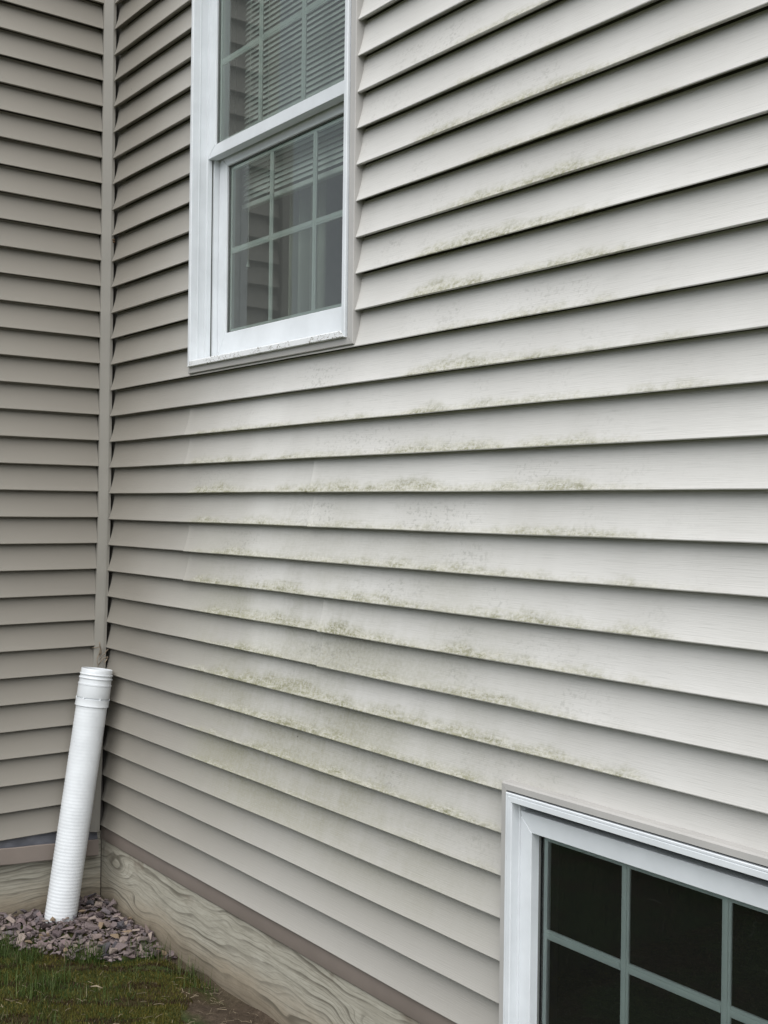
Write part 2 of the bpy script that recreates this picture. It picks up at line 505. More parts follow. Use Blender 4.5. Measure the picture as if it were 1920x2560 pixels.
# ------------------------------------------------------------------ ground
GX0, GX1 = -0.06, 3.4
def ground_h(x, y):
    h = 0.004 + 0.034 * np.clip(x - 0.45, 0, 1.6) + 0.012 * np.clip(-y - 0.3, 0, 3)
    h = h - 0.020 * np.exp(-((y + 0.02) / 0.05) ** 2) * (x > 0.55)
    h = h + 0.006 * np.sin(x * 9 + 1.3) * np.cos(y * 11 + 0.4) + 0.004 * np.sin(x * 23 + y * 17) + 0.003 * np.cos(x * 31 - y * 27)
    return h

def axis(fine0, fine1, step, far):
    a = list(np.arange(fine0, fine1 + 1e-6, step))
    lo, hi = [], []
    d, p = step, fine0
    while p > -far:
        d *= 1.35; p -= d; lo.append(p)
    d, p = step, fine1
    while p < far:
        d *= 1.35; p += d; hi.append(p)
    return np.array(sorted(lo) + a + hi)

gx = axis(-0.4, 2.6, 0.025, 220.0)
gy = axis(-1.8, 0.1, 0.025, 220.0)
XX, YY = np.meshgrid(gx, gy)
fade = np.exp(-np.clip(np.hypot(np.clip(np.abs(XX - 1.0) - 2.0, 0, None), np.clip(np.abs(YY + 0.8) - 1.5, 0, None)), 0, None) / 3.0)
ZZ = ground_h(np.clip(XX, -2, 4), np.clip(YY, -4, 1)) * fade + 0.03 * (1 - fade)
nx, ny = len(gx), len(gy)
V = np.stack([XX, YY, ZZ], -1).reshape(-1, 3)
F = [(j * nx + i, j * nx + i + 1, (j + 1) * nx + i + 1, (j + 1) * nx + i) for j in range(ny - 1) for i in range(nx - 1)]
g = mesh_obj('ground', V, F, M['ground'], None, True)
tag(g, 'dark mossy lawn with bare soil along the wall', 'ground', kind='structure')

# ------------------------------------------------------------------ siding
LAP = 0.0235
CURVE = [(LAP * (1 - (1 - f) ** 1.7), f) for f in (0.12, 0.25, 0.4, 0.56, 0.72, 0.86)] + [(LAP + 0.0006, 0.925), (LAP + 0.0042, 0.975)]
BACK = LAP + 0.0046
WIN_U = (0.697, 1.668, 2.0645, 3.612)      # outer edges of the trim round the tall window
WIN_B = (2.3005, 3.2500, 0.2700, 0.9670)   # and round the basement window

def lap_profile(z0, butt):
    """(depth into the wall, height) of one lap; depth 0 is the front of the lip"""
    if butt:
        return [(BACK, z0 + 0.0095), (0.0118, z0 + 0.0075), (0.0108, z0 + 0.0006), (0.0030, z0 - 0.0004), (0.0008, z0 + 0.0003), (0.0, z0 + 0.0022)] + [(d, z0 + S * f) for d, f in CURVE] + [(BACK - 0.0006, z0 + S + 0.003)]
    return [(BACK, z0 + 0.0095), (0.0085, z0 + 0.0048), (0.0022, z0 + 0.0002), (0.0006, z0 + 0.0006), (0.0, z0 + 0.0026)] + [(d, z0 + S * f) for d, f in CURVE] + [(BACK - 0.0006, z0 + S + 0.003)]

def clip_profile(prof, za, zb):
    if za is None and zb is None: return prof
    out = []
    for (d0, z0), (d1, z1) in zip(prof, prof[1:]):
        lo = -1e9 if za is None else za
        hi = 1e9 if zb is None else zb
        if max(z0, z1) < lo or min(z0, z1) > hi: continue
        def at(z):
            f = 0 if abs(z1 - z0) < 1e-9 else (z - z0) / (z1 - z0)
            return (d0 + (d1 - d0) * f, z)
        a = (d0, z0) if lo <= z0 <= hi else at(lo if z0 < lo else hi)
        b = (d1, z1) if lo <= z1 <= hi else at(lo if z1 < lo else hi)
        if not out or out[-1] != a: out.append(a)
        out.append(b)
    return out

def lap_strip(V, F, a0, a1, prof, put, seed, proud=0.0, start=None, lift=0.0):
    n = max(2, int((a1 - a0) / 0.06) + 1)
    ts = [i / (n - 1) for i in range(n)]
    if lift: ts = [0.0] + [q / (a1 - a0) for q in (0.008, 0.018, 0.032)] + ts[1:]
    n = len(ts)
    base = len(V)
    m_ = len(prof)
    for i in range(n):
        f = ts[i]
        for d, z in prof:
            s0 = a0 if start is None else start(z)
            a = s0 + (a1 - s0) * f
            wob = 0.0011 * snoise(a * 2.3, seed)
            wz = 0.0009 * snoise(a * 1.9 + 4, seed + 0.5)
            lf = 0.0 if not lift else lift * math.exp(-(a - s0) / 0.018)
            V.append(put(a, d + wob - proud - lf, z + wz - (0.0012 if proud else 0.0)))
    for i in range(n - 1):
        for j in range(m_ - 1):
            p = base + i * m_ + j
            F.append((p, p + m_, p + m_ + 1, p + 1))

def panel_row(name, parent, mat, kb, a0, a1, put, holes, seed, proud=0.0, start=None, zoff=0.0):
    """one double-lap vinyl panel whose butt edge is lap edge kb; cut round the window holes.
    returns the panels made (two if a window splits it)"""
    groups = {}
    zlo, zhi = zk(kb) + zoff, zk(kb - 2) + zoff
    # does a hole cut the full height of this row?
    split = None
    for (h0, h1, hz0, hz1) in holes:
        if h1 > a0 and h0 < a1 and hz0 <= zlo + 0.004 and hz1 >= zhi - 0.004: split = (h0, h1)
    for i, k in enumerate((kb, kb - 1)):
        z0 = zk(k) + zoff
        prof = lap_profile(z0, i == 0)
        segs = [(a0, a1, None, None)]
        for (h0, h1, hz0, hz1) in holes:
            new = []
            for (s0, s1, c0, c1) in segs:
                if h1 <= s0 or h0 >= s1 or hz1 <= z0 or hz0 >= z0 + S:
                    new.append((s0, s1, c0, c1)); continue
                if h0 > s0: new.append((s0, h0, c0, c1))
                if h1 < s1: new.append((h1, s1, c0, c1))
                lo, hi = max(s0, h0), min(s1, h1)
                if hz0 > z0 + 0.004: new.append((lo, hi, c0, hz0))
                if hz1 < z0 + S - 0.004: new.append((lo, hi, hz1, c1))
            segs = new
        for (s0, s1, c0, c1) in segs:
            key = 0 if split is None else (0 if s0 < split[0] - 1e-6 else 1)
            V, F = groups.setdefault(key, ([], []))
            pr = clip_profile(prof, c0, c1)
            if len(pr) < 2: continue
            st = start if (start is not None and abs(s0 - a0) < 1e-6) else None
            lap_strip(V, F, s0, s1, pr, put, seed, proud, st, 0.0042 if (proud and abs(s0 - a0) < 1e-6) else 0.0)
    obs = []
    for key, (V, F) in groups.items():
        o = mesh_obj(name, V, F, mat, parent, True)
        o.data.set_sharp_from_angle(angle=0.30)
        obs.append(o)
    return obs

def lean(z):
    """the old corner post sags sideways towards its free lower end"""
    f = min(1.0, max(0.0, (1.60 - z) / 1.28))
    return 0.030 * f ** 1.15

def right_start(z):
    return 0.0365 - lean(z) / 0.61

KB = 13                                       # lowest butt edge
TOPROW = -41
wall = empty('house_wall', 'long weathered taupe vinyl-sided house wall with green algae along its laps', 'wall')
put_x = lambda a, d, z: (a, d, z)
seams = {-1: 0.672, 1: 1.450, 3: 0.676, 5: 1.508}
for kb in range(KB, TOPROW, -2):
    sd = kb * 0.731
    holes = [WIN_U, WIN_B]
    if kb in seams:
        sx = seams[kb]
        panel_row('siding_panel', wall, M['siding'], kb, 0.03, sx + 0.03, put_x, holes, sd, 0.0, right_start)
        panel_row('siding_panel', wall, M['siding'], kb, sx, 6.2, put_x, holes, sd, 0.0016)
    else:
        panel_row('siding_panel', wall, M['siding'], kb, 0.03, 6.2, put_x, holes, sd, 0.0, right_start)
ZTOP = zk(TOPROW - 1) + 0.02

def holed_slab(name, parent, mat, x0, x1, z0, z1, y0, y1, holes):
    xs = sorted({x0, x1, *[h[0] for h in holes], *[h[1] for h in holes]})
    zs = sorted({z0, z1, *[h[2] for h in holes], *[h[3] for h in holes]})
    bm = bmesh.new()
    for xa, xb in zip(xs, xs[1:]):
        for za, zb in zip(zs, zs[1:]):
            cx, cz = (xa + xb) / 2, (za + zb) / 2
            if any(h[0] < cx < h[1] and h[2] < cz < h[3] for h in holes): continue
            box_bm((xa, y0, za), (xb, y1, zb), 0, bm)
    bmesh.ops.remove_doubles(bm, verts=bm.verts, dist=1e-5)
    return bm_obj(name, bm, mat, parent)
inset = lambda r, d: (r[0] + d, r[1] - d, r[2] + d, r[3] - d)
holed_slab('sheathing', wall, M['sheath'], -0.10, 6.2, 0.275, ZTOP, 0.033, 0.16, [inset(WIN_U, 0.02), inset(WIN_B, 0.02)])

# starter strip below the lowest lap, turned in under it
V, F = [], []
prof = [(0.020, 0.2715), (0.0105, 0.2710), (0.0090, 0.2735), (0.0150, zk(13) + 0.006)]
for i in range(40):
    a = -0.028 + i * (6.2 + 0.028) / 39
    for d, z in prof: V.append((a, d + 0.0008 * snoise(a * 2, 3.3), z + 0.0012 * snoise(a * 1.3, 1.1)))
for i in range(39):
    for j in range(3):
        p = i * 4 + j
        F.append((p, p + 4, p + 5, p + 1))
o = mesh_obj('starter_strip', V, F, M['taupe_dark'], wall, True)
o['label'] = 'brown starter strip under the lowest lap'

def board(name, lo, hi, mat, parent):
    bm = box_bm(lo, hi, 0.002)
    return bm_obj(name, bm, mat, parent)
o = board('skirt_board', (-0.030, 0.0150, -0.25), (6.2, 0.053, 0.2900), M['wood'], wall)
o['label'] = 'weathered grey-green treated wood skirt board with swirling grain'

# ------------------------------------------------------------------ side wall (short return on the left)
DEPTH = 0.655
side = empty('side_wall', 'short sheltered taupe vinyl-sided wall left of the corner post', 'wall')
DZ = 0.0067
def left_start(z): return 0.0255 + 0.79 * lean(z)
put_l = lambda a, d, z: (-d, -a, z)
for kb in range(13, TOPROW, -2):
    panel_row('siding_panel', side, M['siding_side'], kb, 0.02, DEPTH - 0.03, put_l, [], kb * 0.37 + 5, 0.0, left_start, DZ)
box('sheathing', (-0.16, -DEPTH + 0.02, 0.33), (-0.033, 0.02, ZTOP), M['sheath'], side)
# flashing film seen in the gap under the lowest lap, wrinkled
V, F = [], []
ny_, nz_ = 60, 8
for i in range(ny_):
    yv = -0.005 - i * 0.62 / (ny_ - 1)
    for j in range(nz_):
        z = 0.262 + j * 0.11 / (nz_ - 1)
        w = 0.004 * math.sin(yv * 41 + z * 60) + 0.003 * math.sin(yv * 97 - z * 130) + 0.002 * math.sin(z * 210 + yv * 13)
        V.append((-0.0225 + 0.6 * w, yv, z))
for i in range(ny_ - 1):
    for j in range(nz_ - 1):
        p = i * nz_ + j
        F.append((p, p + nz_, p + nz_ + 1, p + 1))
o = mesh_obj('flashing_film', V, F, M['foil'], side, True)
o['label'] = 'wrinkled grey flashing film in the gap under the lowest lap'
# loose tan trim strip, sagging towards the corner
V, F = [], []
prof = [(-0.016, -0.001), (0.004, -0.001), (0.006, 0.002), (0.006, 0.060), (0.004, 0.0615), (-0.004, 0.0615)]
for i in range(24):
    f = i / 23
    yv = -0.012 - f * 0.63
    zb = 0.2150 + 0.0306 * min(1.0, f * 0.63 / 0.385) + 0.0008 * math.sin(f * 21)
    for d, z in prof: V.append((d, yv, zb + z))
n = len(prof)
for i in range(23):
    for j in range(n - 1):
        p = i * n + j
        F.append((p, p + 1, p + n + 1, p + n))
o = mesh_obj('trim_strip', V, F, M['taupe_dark'], side)
md = o.modifiers.new('thick', 'SOLIDIFY'); md.thickness = 0.0016
o['label'] = 'loose brown trim strip tilted down towards the corner'
o = board('skirt_board', (-0.075, -DEPTH + 0.01, -0.25), (-0.032, 0.0145, 0.30), M['wood_side'], side)
o['label'] = 'stained treated wood skirt board behind the pipe'

# outer end of the return and its front face (out of the frame to the left)
box('outside_corner_post', (-0.055, -DEPTH - 0.012, 0.27), (0.012, -DEPTH + 0.045, ZTOP), M['post'], side, 0.004)
put_f = lambda a, d, z: (-a, -DEPTH + d, z)
for kb in range(13, TOPROW, -2):
    panel_row('siding_panel', side, M['siding_front'], kb, 0.05, 2.4, put_f, [], kb * 0.53 + 9, 0.0, None, DZ)
box('sheathing', (-2.4, -DEPTH + 0.033, 0.30), (-0.02, -DEPTH + 0.10, ZTOP), M['sheath'], side)
board('skirt_board', (-2.4, -DEPTH + 0.016, -0.25), (-0.078, -DEPTH + 0.06, 0.299), M['wood'], side)

# inside corner post: one long extrusion, splayed face, free at its lower end
V, F = [], []
prof = [(-0.014, -0.0265), (-0.002, -0.0275), (0.004, -0.0285), (0.0285, -0.0075), (0.0315, -0.0015), (0.0320, 0.0105), (0.0300, 0.0105)]
zs = [0.3110 + 0.045 * i for i in range(29)] + [1.65 + 0.25 * i for i in range(1, 24)]
zs = [z for z in zs if z < ZTOP]
for z in zs:
    q = lean(z)
    tw = 0.2 * max(0.0, (0.80 - z)) ** 1.5
    for (px, py) in prof:
        cx, cy = 0.012, -0.012
        X, Y = px - cx, py - cy
        X, Y = X * math.cos(tw) - Y * math.sin(tw), X * math.sin(tw) + Y * math.cos(tw)
        V.append((cx + X - 0.61 * q + 0.0006 * math.sin(z * 5), cy + Y - 0.79 * q, z))
n = len(prof)
for i in range(len(zs) - 1):
    for j in range(n - 1):
        p = i * n + j
        F.append((p, p + 1, p + n + 1, p + n))
o = mesh_obj('corner_post', V, F, M['post'], wall)
md = o.modifiers.new('thick', 'SOLIDIFY'); md.thickness = 0.0016
box('post_flange', (-0.05, 0.0305, 0.311), (0.09, 0.0325, ZTOP), M['post'], wall)
o['label'] = 'taupe inside corner post running down the meeting of the two walls'

# ------------------------------------------------------------------ tall window
tw_ = empty('double_hung_window', 'tall white double-hung window with a six-pane grid in each sash', 'window', (1.17, 0.0, 2.07))
R4 = {'L': 'trim_channel', 'R': 'trim_channel', 'T': 'trim_channel', 'B': 'trim_channel'}
J = [(0.0, 0.032), (0.0, -0.0045), (0.0015, -0.0065), (0.0225, -0.0075), (0.0240, -0.0060), (0.0240, 0.032)]
frame_sides(R4, WIN_U, J, M['taupe'], tw_, 0.0006)
FU = (0.7085, 1.6405, 2.0865, 3.590)
prof_frame = [(0.0, 0.06), (0.0, -0.0135), (0.0016, -0.0155), (0.0145, -0.0155), (0.0160, -0.0135), (0.0160, 0.0120), (0.0175, 0.0125), (0.0175, 0.0150),
              (0.0150, 0.0155), (0.0150, 0.043), (0.0225, 0.0435), (0.0225, 0.060), (0.0170, 0.0605), (0.0170, 0.067), (0.0285, 0.0675), (0.0285, 0.120), (0.0, 0.120)]
frame_sides({'L': 'jamb', 'R': 'jamb', 'T': 'head'}, FU, prof_frame, M['vinyl'], tw_, 0.0004)
# sloping sill
bm = bmesh.new()
ring_side(bm, FU, [(-0.001, 0.12), (-0.001, -0.0150), (0.0010, -0.0175), (0.0170, -0.0175), (0.0195, -0.0150), (0.030, 0.060), (0.0345, 0.12)], 'B', 0.0005)
o = bm_obj('sill', bm, M['vinyl_dirty'], tw_); o['label'] = 'dirty cracked white sill'
# jamb tracks: dark slots
for xx in (0.7262, 1.6228):
    box('jamb_track', (xx - 0.0006, 0.061, 2.125), (xx + 0.0006, 0.0665, 3.55), M['caulk'], tw_)

def sash(parent, name, rect, yf, w_l, w_r, w_b, w_t, thick, glass_mat, cols, rows, bar, mat=None, label=None, bead=0.010, sp_in=0.003):
    """sash > stiles, rails, gasket, pane, muntins"""
    x0, x1, z0, z1 = rect
    s = bpy.data.objects.new(name, None); s.empty_display_size = 0.05
    link(s, parent); s.matrix_parent_inverse = parent.matrix_world.inverted() if False else Matrix.Translation(parent.location).inverted()
    if label: s['label'] = label
    gx0, gx1, gz0, gz1 = x0 + w_l, x1 - w_r, z0 + w_b, z1 - w_t
    def poly(nm, pts, m=None):
        bm = bmesh.new()
        f = [bm.verts.new((px, yf, pz)) for px, pz in pts]
        b = [bm.verts.new((px, yf + thick, pz)) for px, pz in pts]
        n = len(pts)
        bm.faces.new(f); bm.faces.new(list(reversed(b)))
        for i in range(n):
            bm.faces.new((f[i], f[(i + 1) % n], b[(i + 1) % n], b[i]))
        bmesh.ops.recalc_face_normals(bm, faces=bm.faces)
        es = [e for e in bm.edges if all(abs(v.co.y - yf) < 1e-6 for v in e.verts)]
        bmesh.ops.bevel(bm, geom=es, offset=0.0012, segments=1, affect='EDGES')
        return bm_obj(nm, bm, m or mat or M['vinyl'], s)
    q = 0.0004
    poly('stile', [(x0, z0 + q), (gx0, gz0 + q), (gx0, gz1 - q), (x0, z1 - q)])
    poly('stile', [(x1, z0 + q), (x1, z1 - q), (gx1, gz1 - q), (gx1, gz0 + q)])
    poly('rail', [(x0 + q, z0), (x1 - q, z0), (gx1 - q, gz0), (gx0 + q, gz0)])
    poly('rail', [(x0 + q, z1), (gx0 + q, gz1), (gx1 - q, gz1), (x1 - q, z1)])
    yg = yf + bead
    # dark gasket just inside the opening
    bm = bmesh.new()
    for sd in 'LRBT':
        ring_side(bm, (gx0 - 0.002, gx1 + 0.002, gz0 - 0.002, gz1 + 0.002), [(0.0, yg - 0.004), (0.0055, yg - 0.0005), (0.0055, yg + 0.001), (0.0, yg + 0.001)], sd, 0.0)
    bm_obj('gasket', bm, M['caulk'], s)
    e_ = 0.001
    mesh_obj('pane', [(gx0 - e_, yg + 0.003, gz0 - e_), (gx1 + e_, yg + 0.003, gz0 - e_), (gx1 + e_, yg + 0.003, gz1 + e_), (gx0 - e_, yg + 0.003, gz1 + e_)], [(0, 1, 2, 3)], glass_mat, s)
    # inner spacer frame and grid between the panes
    yb = yg + 0.007
    bm = bmesh.new()
    for sd in 'LRBT':
        ring_side(bm, (gx0 + sp_in, gx1 - sp_in, gz0 + sp_in, gz1 - sp_in), [(0.0, yb - 0.001), (0.011, yb - 0.001), (0.011, yb + 0.010), (0.0, yb + 0.010)], sd, 0.0)
    bm_obj('spacer', bm, M['muntin'], s)
    def munt(lo, hi, axis_):
        bm = bmesh.new()
        # raised contour bar: three steps
        if axis_ == 'v':
            w = (hi[0] - lo[0])
            box_bm(lo, hi, 0.0015, bm)
            box_bm((lo[0] + w * 0.30, lo[1] - 0.0016, lo[2]), (hi[0] - w * 0.30, lo[1] + 0.001, hi[2]), 0.0008, bm)
        else:
            w = (hi[2] - lo[2])
            box_bm(lo, hi, 0.0015, bm)
            box_bm((lo[0], lo[1] - 0.0016, lo[2] + w * 0.30), (hi[0], lo[1] + 0.001, hi[2] - w * 0.30), 0.0008, bm)
        bm_obj('muntin', bm, M['muntin'], s)
    for c in cols:
        munt((c - bar / 2, yb, gz0 + 0.012), (c + bar / 2, yb + 0.006, gz1 - 0.012), 'v')
    for r in rows:
        xs_ = [gx0 + 0.012] + [v for c in cols for v in (c - bar / 2, c + bar / 2)] + [gx1 - 0.012]
        for a, b in zip(xs_[::2], xs_[1::2]):
            munt((a, yb - 0.0004, r - bar / 2), (b, yb + 0.0056, r + bar / 2), 'h')
    return s

sash(tw_, 'upper_sash', (0.7235, 1.6255, 2.8120, 3.5640), 0.045, 0.0535, 0.0535, 0.040, 0.050, 0.034, M['glass_up'],
     [1.042, 1.297], [3.136], 0.0215, label='upper sash with a blind behind it')
sash(tw_, 'lower_sash', (0.7380, 1.6110, 2.1245, 2.8340), 0.085, 0.0535, 0.0535, 0.0800, 0.050, 0.032, M['glass_up'],
     [1.055, 1.308], [2.490], 0.0215, label='lower sash set back behind the upper one')

# ------------------------------------------------------------------ basement window
bw = empty('basement_window', 'low white basement window with a dark pane grid at lower right', 'window', (2.78, 0.0, 0.27))
J2 = [(0.0, 0.032), (0.0, -0.0125), (0.0030, -0.0185), (0.0165, -0.0190), (0.0175, -0.0170), (0.0175, 0.032)]
frame_sides(R4, WIN_B, J2, M['taupe'], bw, 0.0006)
FB = (2.3180, 3.2325, 0.2870, 0.9455)
prof_b = [(0.0, 0.05), (0.0, -0.0185), (0.0012, -0.0205), (0.0050, -0.0205), (0.0058, -0.0190), (0.0070, -0.0190), (0.0078, -0.0210), (0.0195, -0.0210), (0.0210, -0.0190),
          (0.0210, 0.0040), (0.0240, 0.0045), (0.0240, 0.08), (0.0, 0.08)]
frame_sides({'L': 'jamb', 'R': 'jamb', 'T': 'head', 'B': 'sill'}, FB, prof_b, M['vinyl'], bw, 0.0004)
sash(bw, 'sash', (2.3300, 3.2205, 0.2990, 0.9020), 0.008, 0.0465, 0.0465, 0.0465, 0.0440, 0.030, M['glass_low'],
     [2.626, 2.882], [0.622], 0.0230, label='white sash with a grey-green grid behind dark glass', bead=0.028, sp_in=0.009)

# ------------------------------------------------------------------ rooms behind the glass
def room(name, x0, x1, y0, y1, z0, z1, hole, mat, label):
    bm = bmesh.new()
    w = 0.05
    box_bm((x0 - w, y1, z0 - w), (x1 + w, y1 + w, z1 + w), 0, bm)
    box_bm((x0 - w, y0, z0 - w), (x0, y1, z1 + w), 0, bm)
    box_bm((x1, y0, z0 - w), (x1 + w, y1, z1 + w), 0, bm)
    box_bm((x0, y0, z0 - w), (x1, y1, z0), 0, bm)
    box_bm((x0, y0, z1), (x1, y1, z1 + w), 0, bm)
    o = bm_obj(name, bm, mat)
    return tag(o, label, 'room', kind='structure')
room('upstairs_room', -0.6, 3.4, 0.165, 3.2, 1.5, 4.1, None, M['room'], 'dim room behind the tall window')
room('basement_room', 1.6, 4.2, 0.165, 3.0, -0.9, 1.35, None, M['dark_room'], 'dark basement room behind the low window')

# mini blind
bl = empty('window_blind', 'pale horizontal mini blind hanging behind the upper sash', 'blind', (1.17, 0.175, 2.66))
V, F = [], []
for i in range(5):
    f = i / 4 - 0.5
    V += [(-0.415, f * 0.0125, 0.0018 * (1 - 4 * f * f) + f * 0.0205), (0.415, f * 0.0125, 0.0018 * (1 - 4 * f * f) + f * 0.0205)]
for i in range(4): F.append((i * 2, i * 2 + 1, i * 2 + 3, i * 2 + 2))
slat_me = bpy.data.meshes.new('slat'); slat_me.from_pydata(V, [], F); slat_me.materials.append(M['slat']); slat_me.update()
slat_me.polygons.foreach_set('use_smooth', [True] * len(slat_me.polygons))
z = 2.690
while z < 3.56:
    o = bpy.data.objects.new('slat', slat_me)
    link(o, bl)
    o.location = (0.005, 0.0, z - 2.66)
    o.rotation_euler = (random.uniform(-0.03, 0.03), random.uniform(-0.0015, 0.0015), 0)
    z += 0.0182
box('bottom_rail', (0.76, 0.163, 2.650), (1.59, 0.187, 2.668), M['slat'], bl, 0.003)
box('head_rail', (0.75, 0.158, 3.562), (1.60, 0.192, 3.60), M['slat'], bl, 0.003)
bm = bmesh.new(); tube_bm(bm, [(0.818, 0.158, 3.56), (0.819, 0.157, 3.0), (0.820, 0.157, 2.462)], 0.0011, 5)
cord = bm_obj('pull_cord', bm, M['slat'], bl)
bm = bmesh.new(); tube_bm(bm, [(0.820, 0.157, 2.466), (0.820, 0.157, 2.458), (0.820, 0.157, 2.442), (0.820, 0.157, 2.438)], [0.0025, 0.0035, 0.0062, 0.005], 10)
bm_obj('tassel', bm, M['slat'], cord)
for xx in (0.93, 1.42):
    bm = bmesh.new()
    tube_bm(bm, [(xx, 0.163, 3.56), (xx, 0.163, 2.66)], 0.0008, 4)
    bm_obj('ladder_cord', bm, M['slat'], bl)

def curtain(x0, x1, y, z0, z1, n, amp, label):
    V, F = [], []
    K = n * 14
    for i in range(K + 1):
        f = i / K
        xx = x0 + (x1 - x0) * f
        yy = y + amp * math.sin(f * n * 2 * math.pi) + amp * 0.4 * math.sin(f * n * 5.1 + 1)
        V += [(xx, yy, z0), (xx + 0.006 * math.sin(i * 0.7), yy * 1.0 + 0.004, z1)]
    for i in range(K): F.append((2 * i, 2 * i + 2, 2 * i + 3, 2 * i + 1))
    o = mesh_obj('curtain', V, F, M['curtain'], None, True)
    md = o.modifiers.new('thick', 'SOLIDIFY'); md.thickness = 0.0012
    return tag(o, label, 'curtain')
curtain(0.80, 1.02, 0.34, 1.75, 3.75, 4, 0.022, 'grey curtain folds seen through the middle panes of the lower sash')
curtain(1.06, 1.75, 0.40, 1.75, 3.75, 8, 0.024, 'grey curtain folds seen through the right panes of the lower sash')

# ------------------------------------------------------------------ drain pipe
top = Vector((0.094, -0.0655, 0.9700)); bot = Vector((0.102, -0.2055, 0.030))
ax = (top - bot).normalized(); L = (top - bot).length
u_ = ax.orthogonal().normalized(); w_ = ax.cross(u_)
pipe = empty('drain_pipe', 'white corrugated plastic drain pipe leaning in the corner on the gravel', 'pipe', bot)
def lathe(name, prof, mat, parent, n=40, smooth=True, skip=None):
    V, F = [], []
    for (h, r) in prof:
        c = bot + ax * h
        for k in range(n):
            a = 2 * math.pi * k / n
            V.append(c + (u_ * math.cos(a) + w_ * math.sin(a)) * r)
    for i in range(len(prof) - 1):
        for k in range(n):
            if skip and skip(i, k): continue
            F.append((i * n + k, i * n + (k + 1) % n, (i + 1) * n + (k + 1) % n, (i + 1) * n + k))
    o = mesh_obj(name, V, F, mat, parent, smooth)
    if parent is not None and parent.type != 'EMPTY': o.matrix_parent_inverse = parent.matrix_parent_inverse
    return o
hc = L - 0.142                                  # lower end of the collar
prof = []
h = -0.05
while h < hc + 0.004:
    # corrugation deepest near the ground, as the skin stretches
    amp = 0.0004 + 0.0005 * max(0.0, 1 - h / 0.55)
    for q, s_ in ((0.0, 0.0), (0.0028, 0.8), (0.0062, 1.0), (0.0096, 0.8)):
        prof.append((h + q, 0.0590 + amp * s_))
    h += 0.0128
lathe('pipe_wall', prof, M['pvc'], pipe)
cp = lathe('coupling', [(hc + 0.001, 0.0590), (hc, 0.0612), (hc, 0.0640), (hc + 0.0015, 0.0636), (hc + 0.025, 0.0636), (hc + 0.0265, 0.0640), (hc + 0.0268, 0.0575),
                        (hc + 0.0318, 0.0575), (hc + 0.0322, 0.0618), (hc + 0.034, 0.0626), (hc + 0.0795, 0.0622), (hc + 0.080, 0.0640), (hc + 0.0825, 0.0636),
                        (hc + 0.085, 0.0640), (hc + 0.0855, 0.0612), (hc + 0.103, 0.0608), (hc + 0.1035, 0.0632), (hc + 0.1062, 0.0640), (hc + 0.1085, 0.0632), (hc + 0.109, 0.0602),
                        (hc + 0.1175, 0.0600), (hc + 0.118, 0.0624), (hc + 0.1205, 0.0632), (hc + 0.1230, 0.0624), (hc + 0.1235, 0.0596),
                        (L - 0.0015, 0.0594), (L, 0.0586), (L, 0.0562), (L - 0.0015, 0.0552), (L - 0.09, 0.0546), (L - 0.16, 0.0540)], M['pvc'], pipe, 56, False)
cp['label'] = 'smooth ribbed white coupling at the top of the pipe'
for p_ in cp.data.polygons: p_.use_smooth = True
cp.data.set_sharp_from_angle(angle=0.5)
# little bridging tabs in the slot above the collar
for k in range(6):
    a = k * math.pi / 3 + 0.3
    c = bot + ax * (hc + 0.029) + (u_ * math.cos(a) + w_ * math.sin(a)) * 0.0612
    bm = box_bm((-0.003, -0.0022, -0.0035), (0.003, 0.0022, 0.0035), 0.0006)
    tdir = (-u_ * math.sin(a) + w_ * math.cos(a))
    rdir = (u_ * math.cos(a) + w_ * math.sin(a))
    mt = Matrix((tdir, rdir, ax)).transposed().to_4x4(); mt.translation = c
    bm.transform(mt)
    o = bm_obj('tab', bm, M['pvc'], cp)

# ------------------------------------------------------------------ gravel
def mound(x, y):
    e = max(0.0, 1 - max(0.0, (x - 0.05)) / 0.50) * max(0.0, min(1.0, (y + 0.60) / 0.30))
    return 0.014 + 0.024 * min(1.0, e * 1.2) + 0.008 * math.sin(x * 17 + 1) * math.cos(y * 14)
border = [(-0.028, 0.012), (0.66, 0.010), (0.60, -0.05), (0.545, -0.20), (0.46, -0.28), (0.37, -0.345), (0.22, -0.42), (0.13, -0.48), (0.02, -0.60), (-0.028, -0.62)]
def inside(x, y, poly):
    c = False
    j = len(poly) - 1
    for i in range(len(poly)):
        xi, yi = poly[i]; xj, yj = poly[j]
        if (yi > y) != (yj > y) and x < (xj - xi) * (y - yi) / (yj - yi) + xi: c = not c
        j = i
    return c
V, F = [], []
NB = 34
gxs = np.linspace(-0.029, 0.70, NB); gys = np.linspace(-0.64, 0.014, NB)
for yv in gys:
    for xv in gxs:
        ins = inside(xv, yv, border)
        V.append((xv, yv, (mound(xv, yv) - 0.004) if ins else -0.03))
for j in range(NB - 1):
    for i in range(NB - 1):
        F.append((j * NB + i, j * NB + i + 1, (j + 1) * NB + i + 1, (j + 1) * NB + i))
bed = mesh_obj('gravel_bed', V, F, M['ground'], None, True)
tag(bed, 'heap of crushed purplish stone in the corner round the pipe foot', 'gravel', kind='structure')

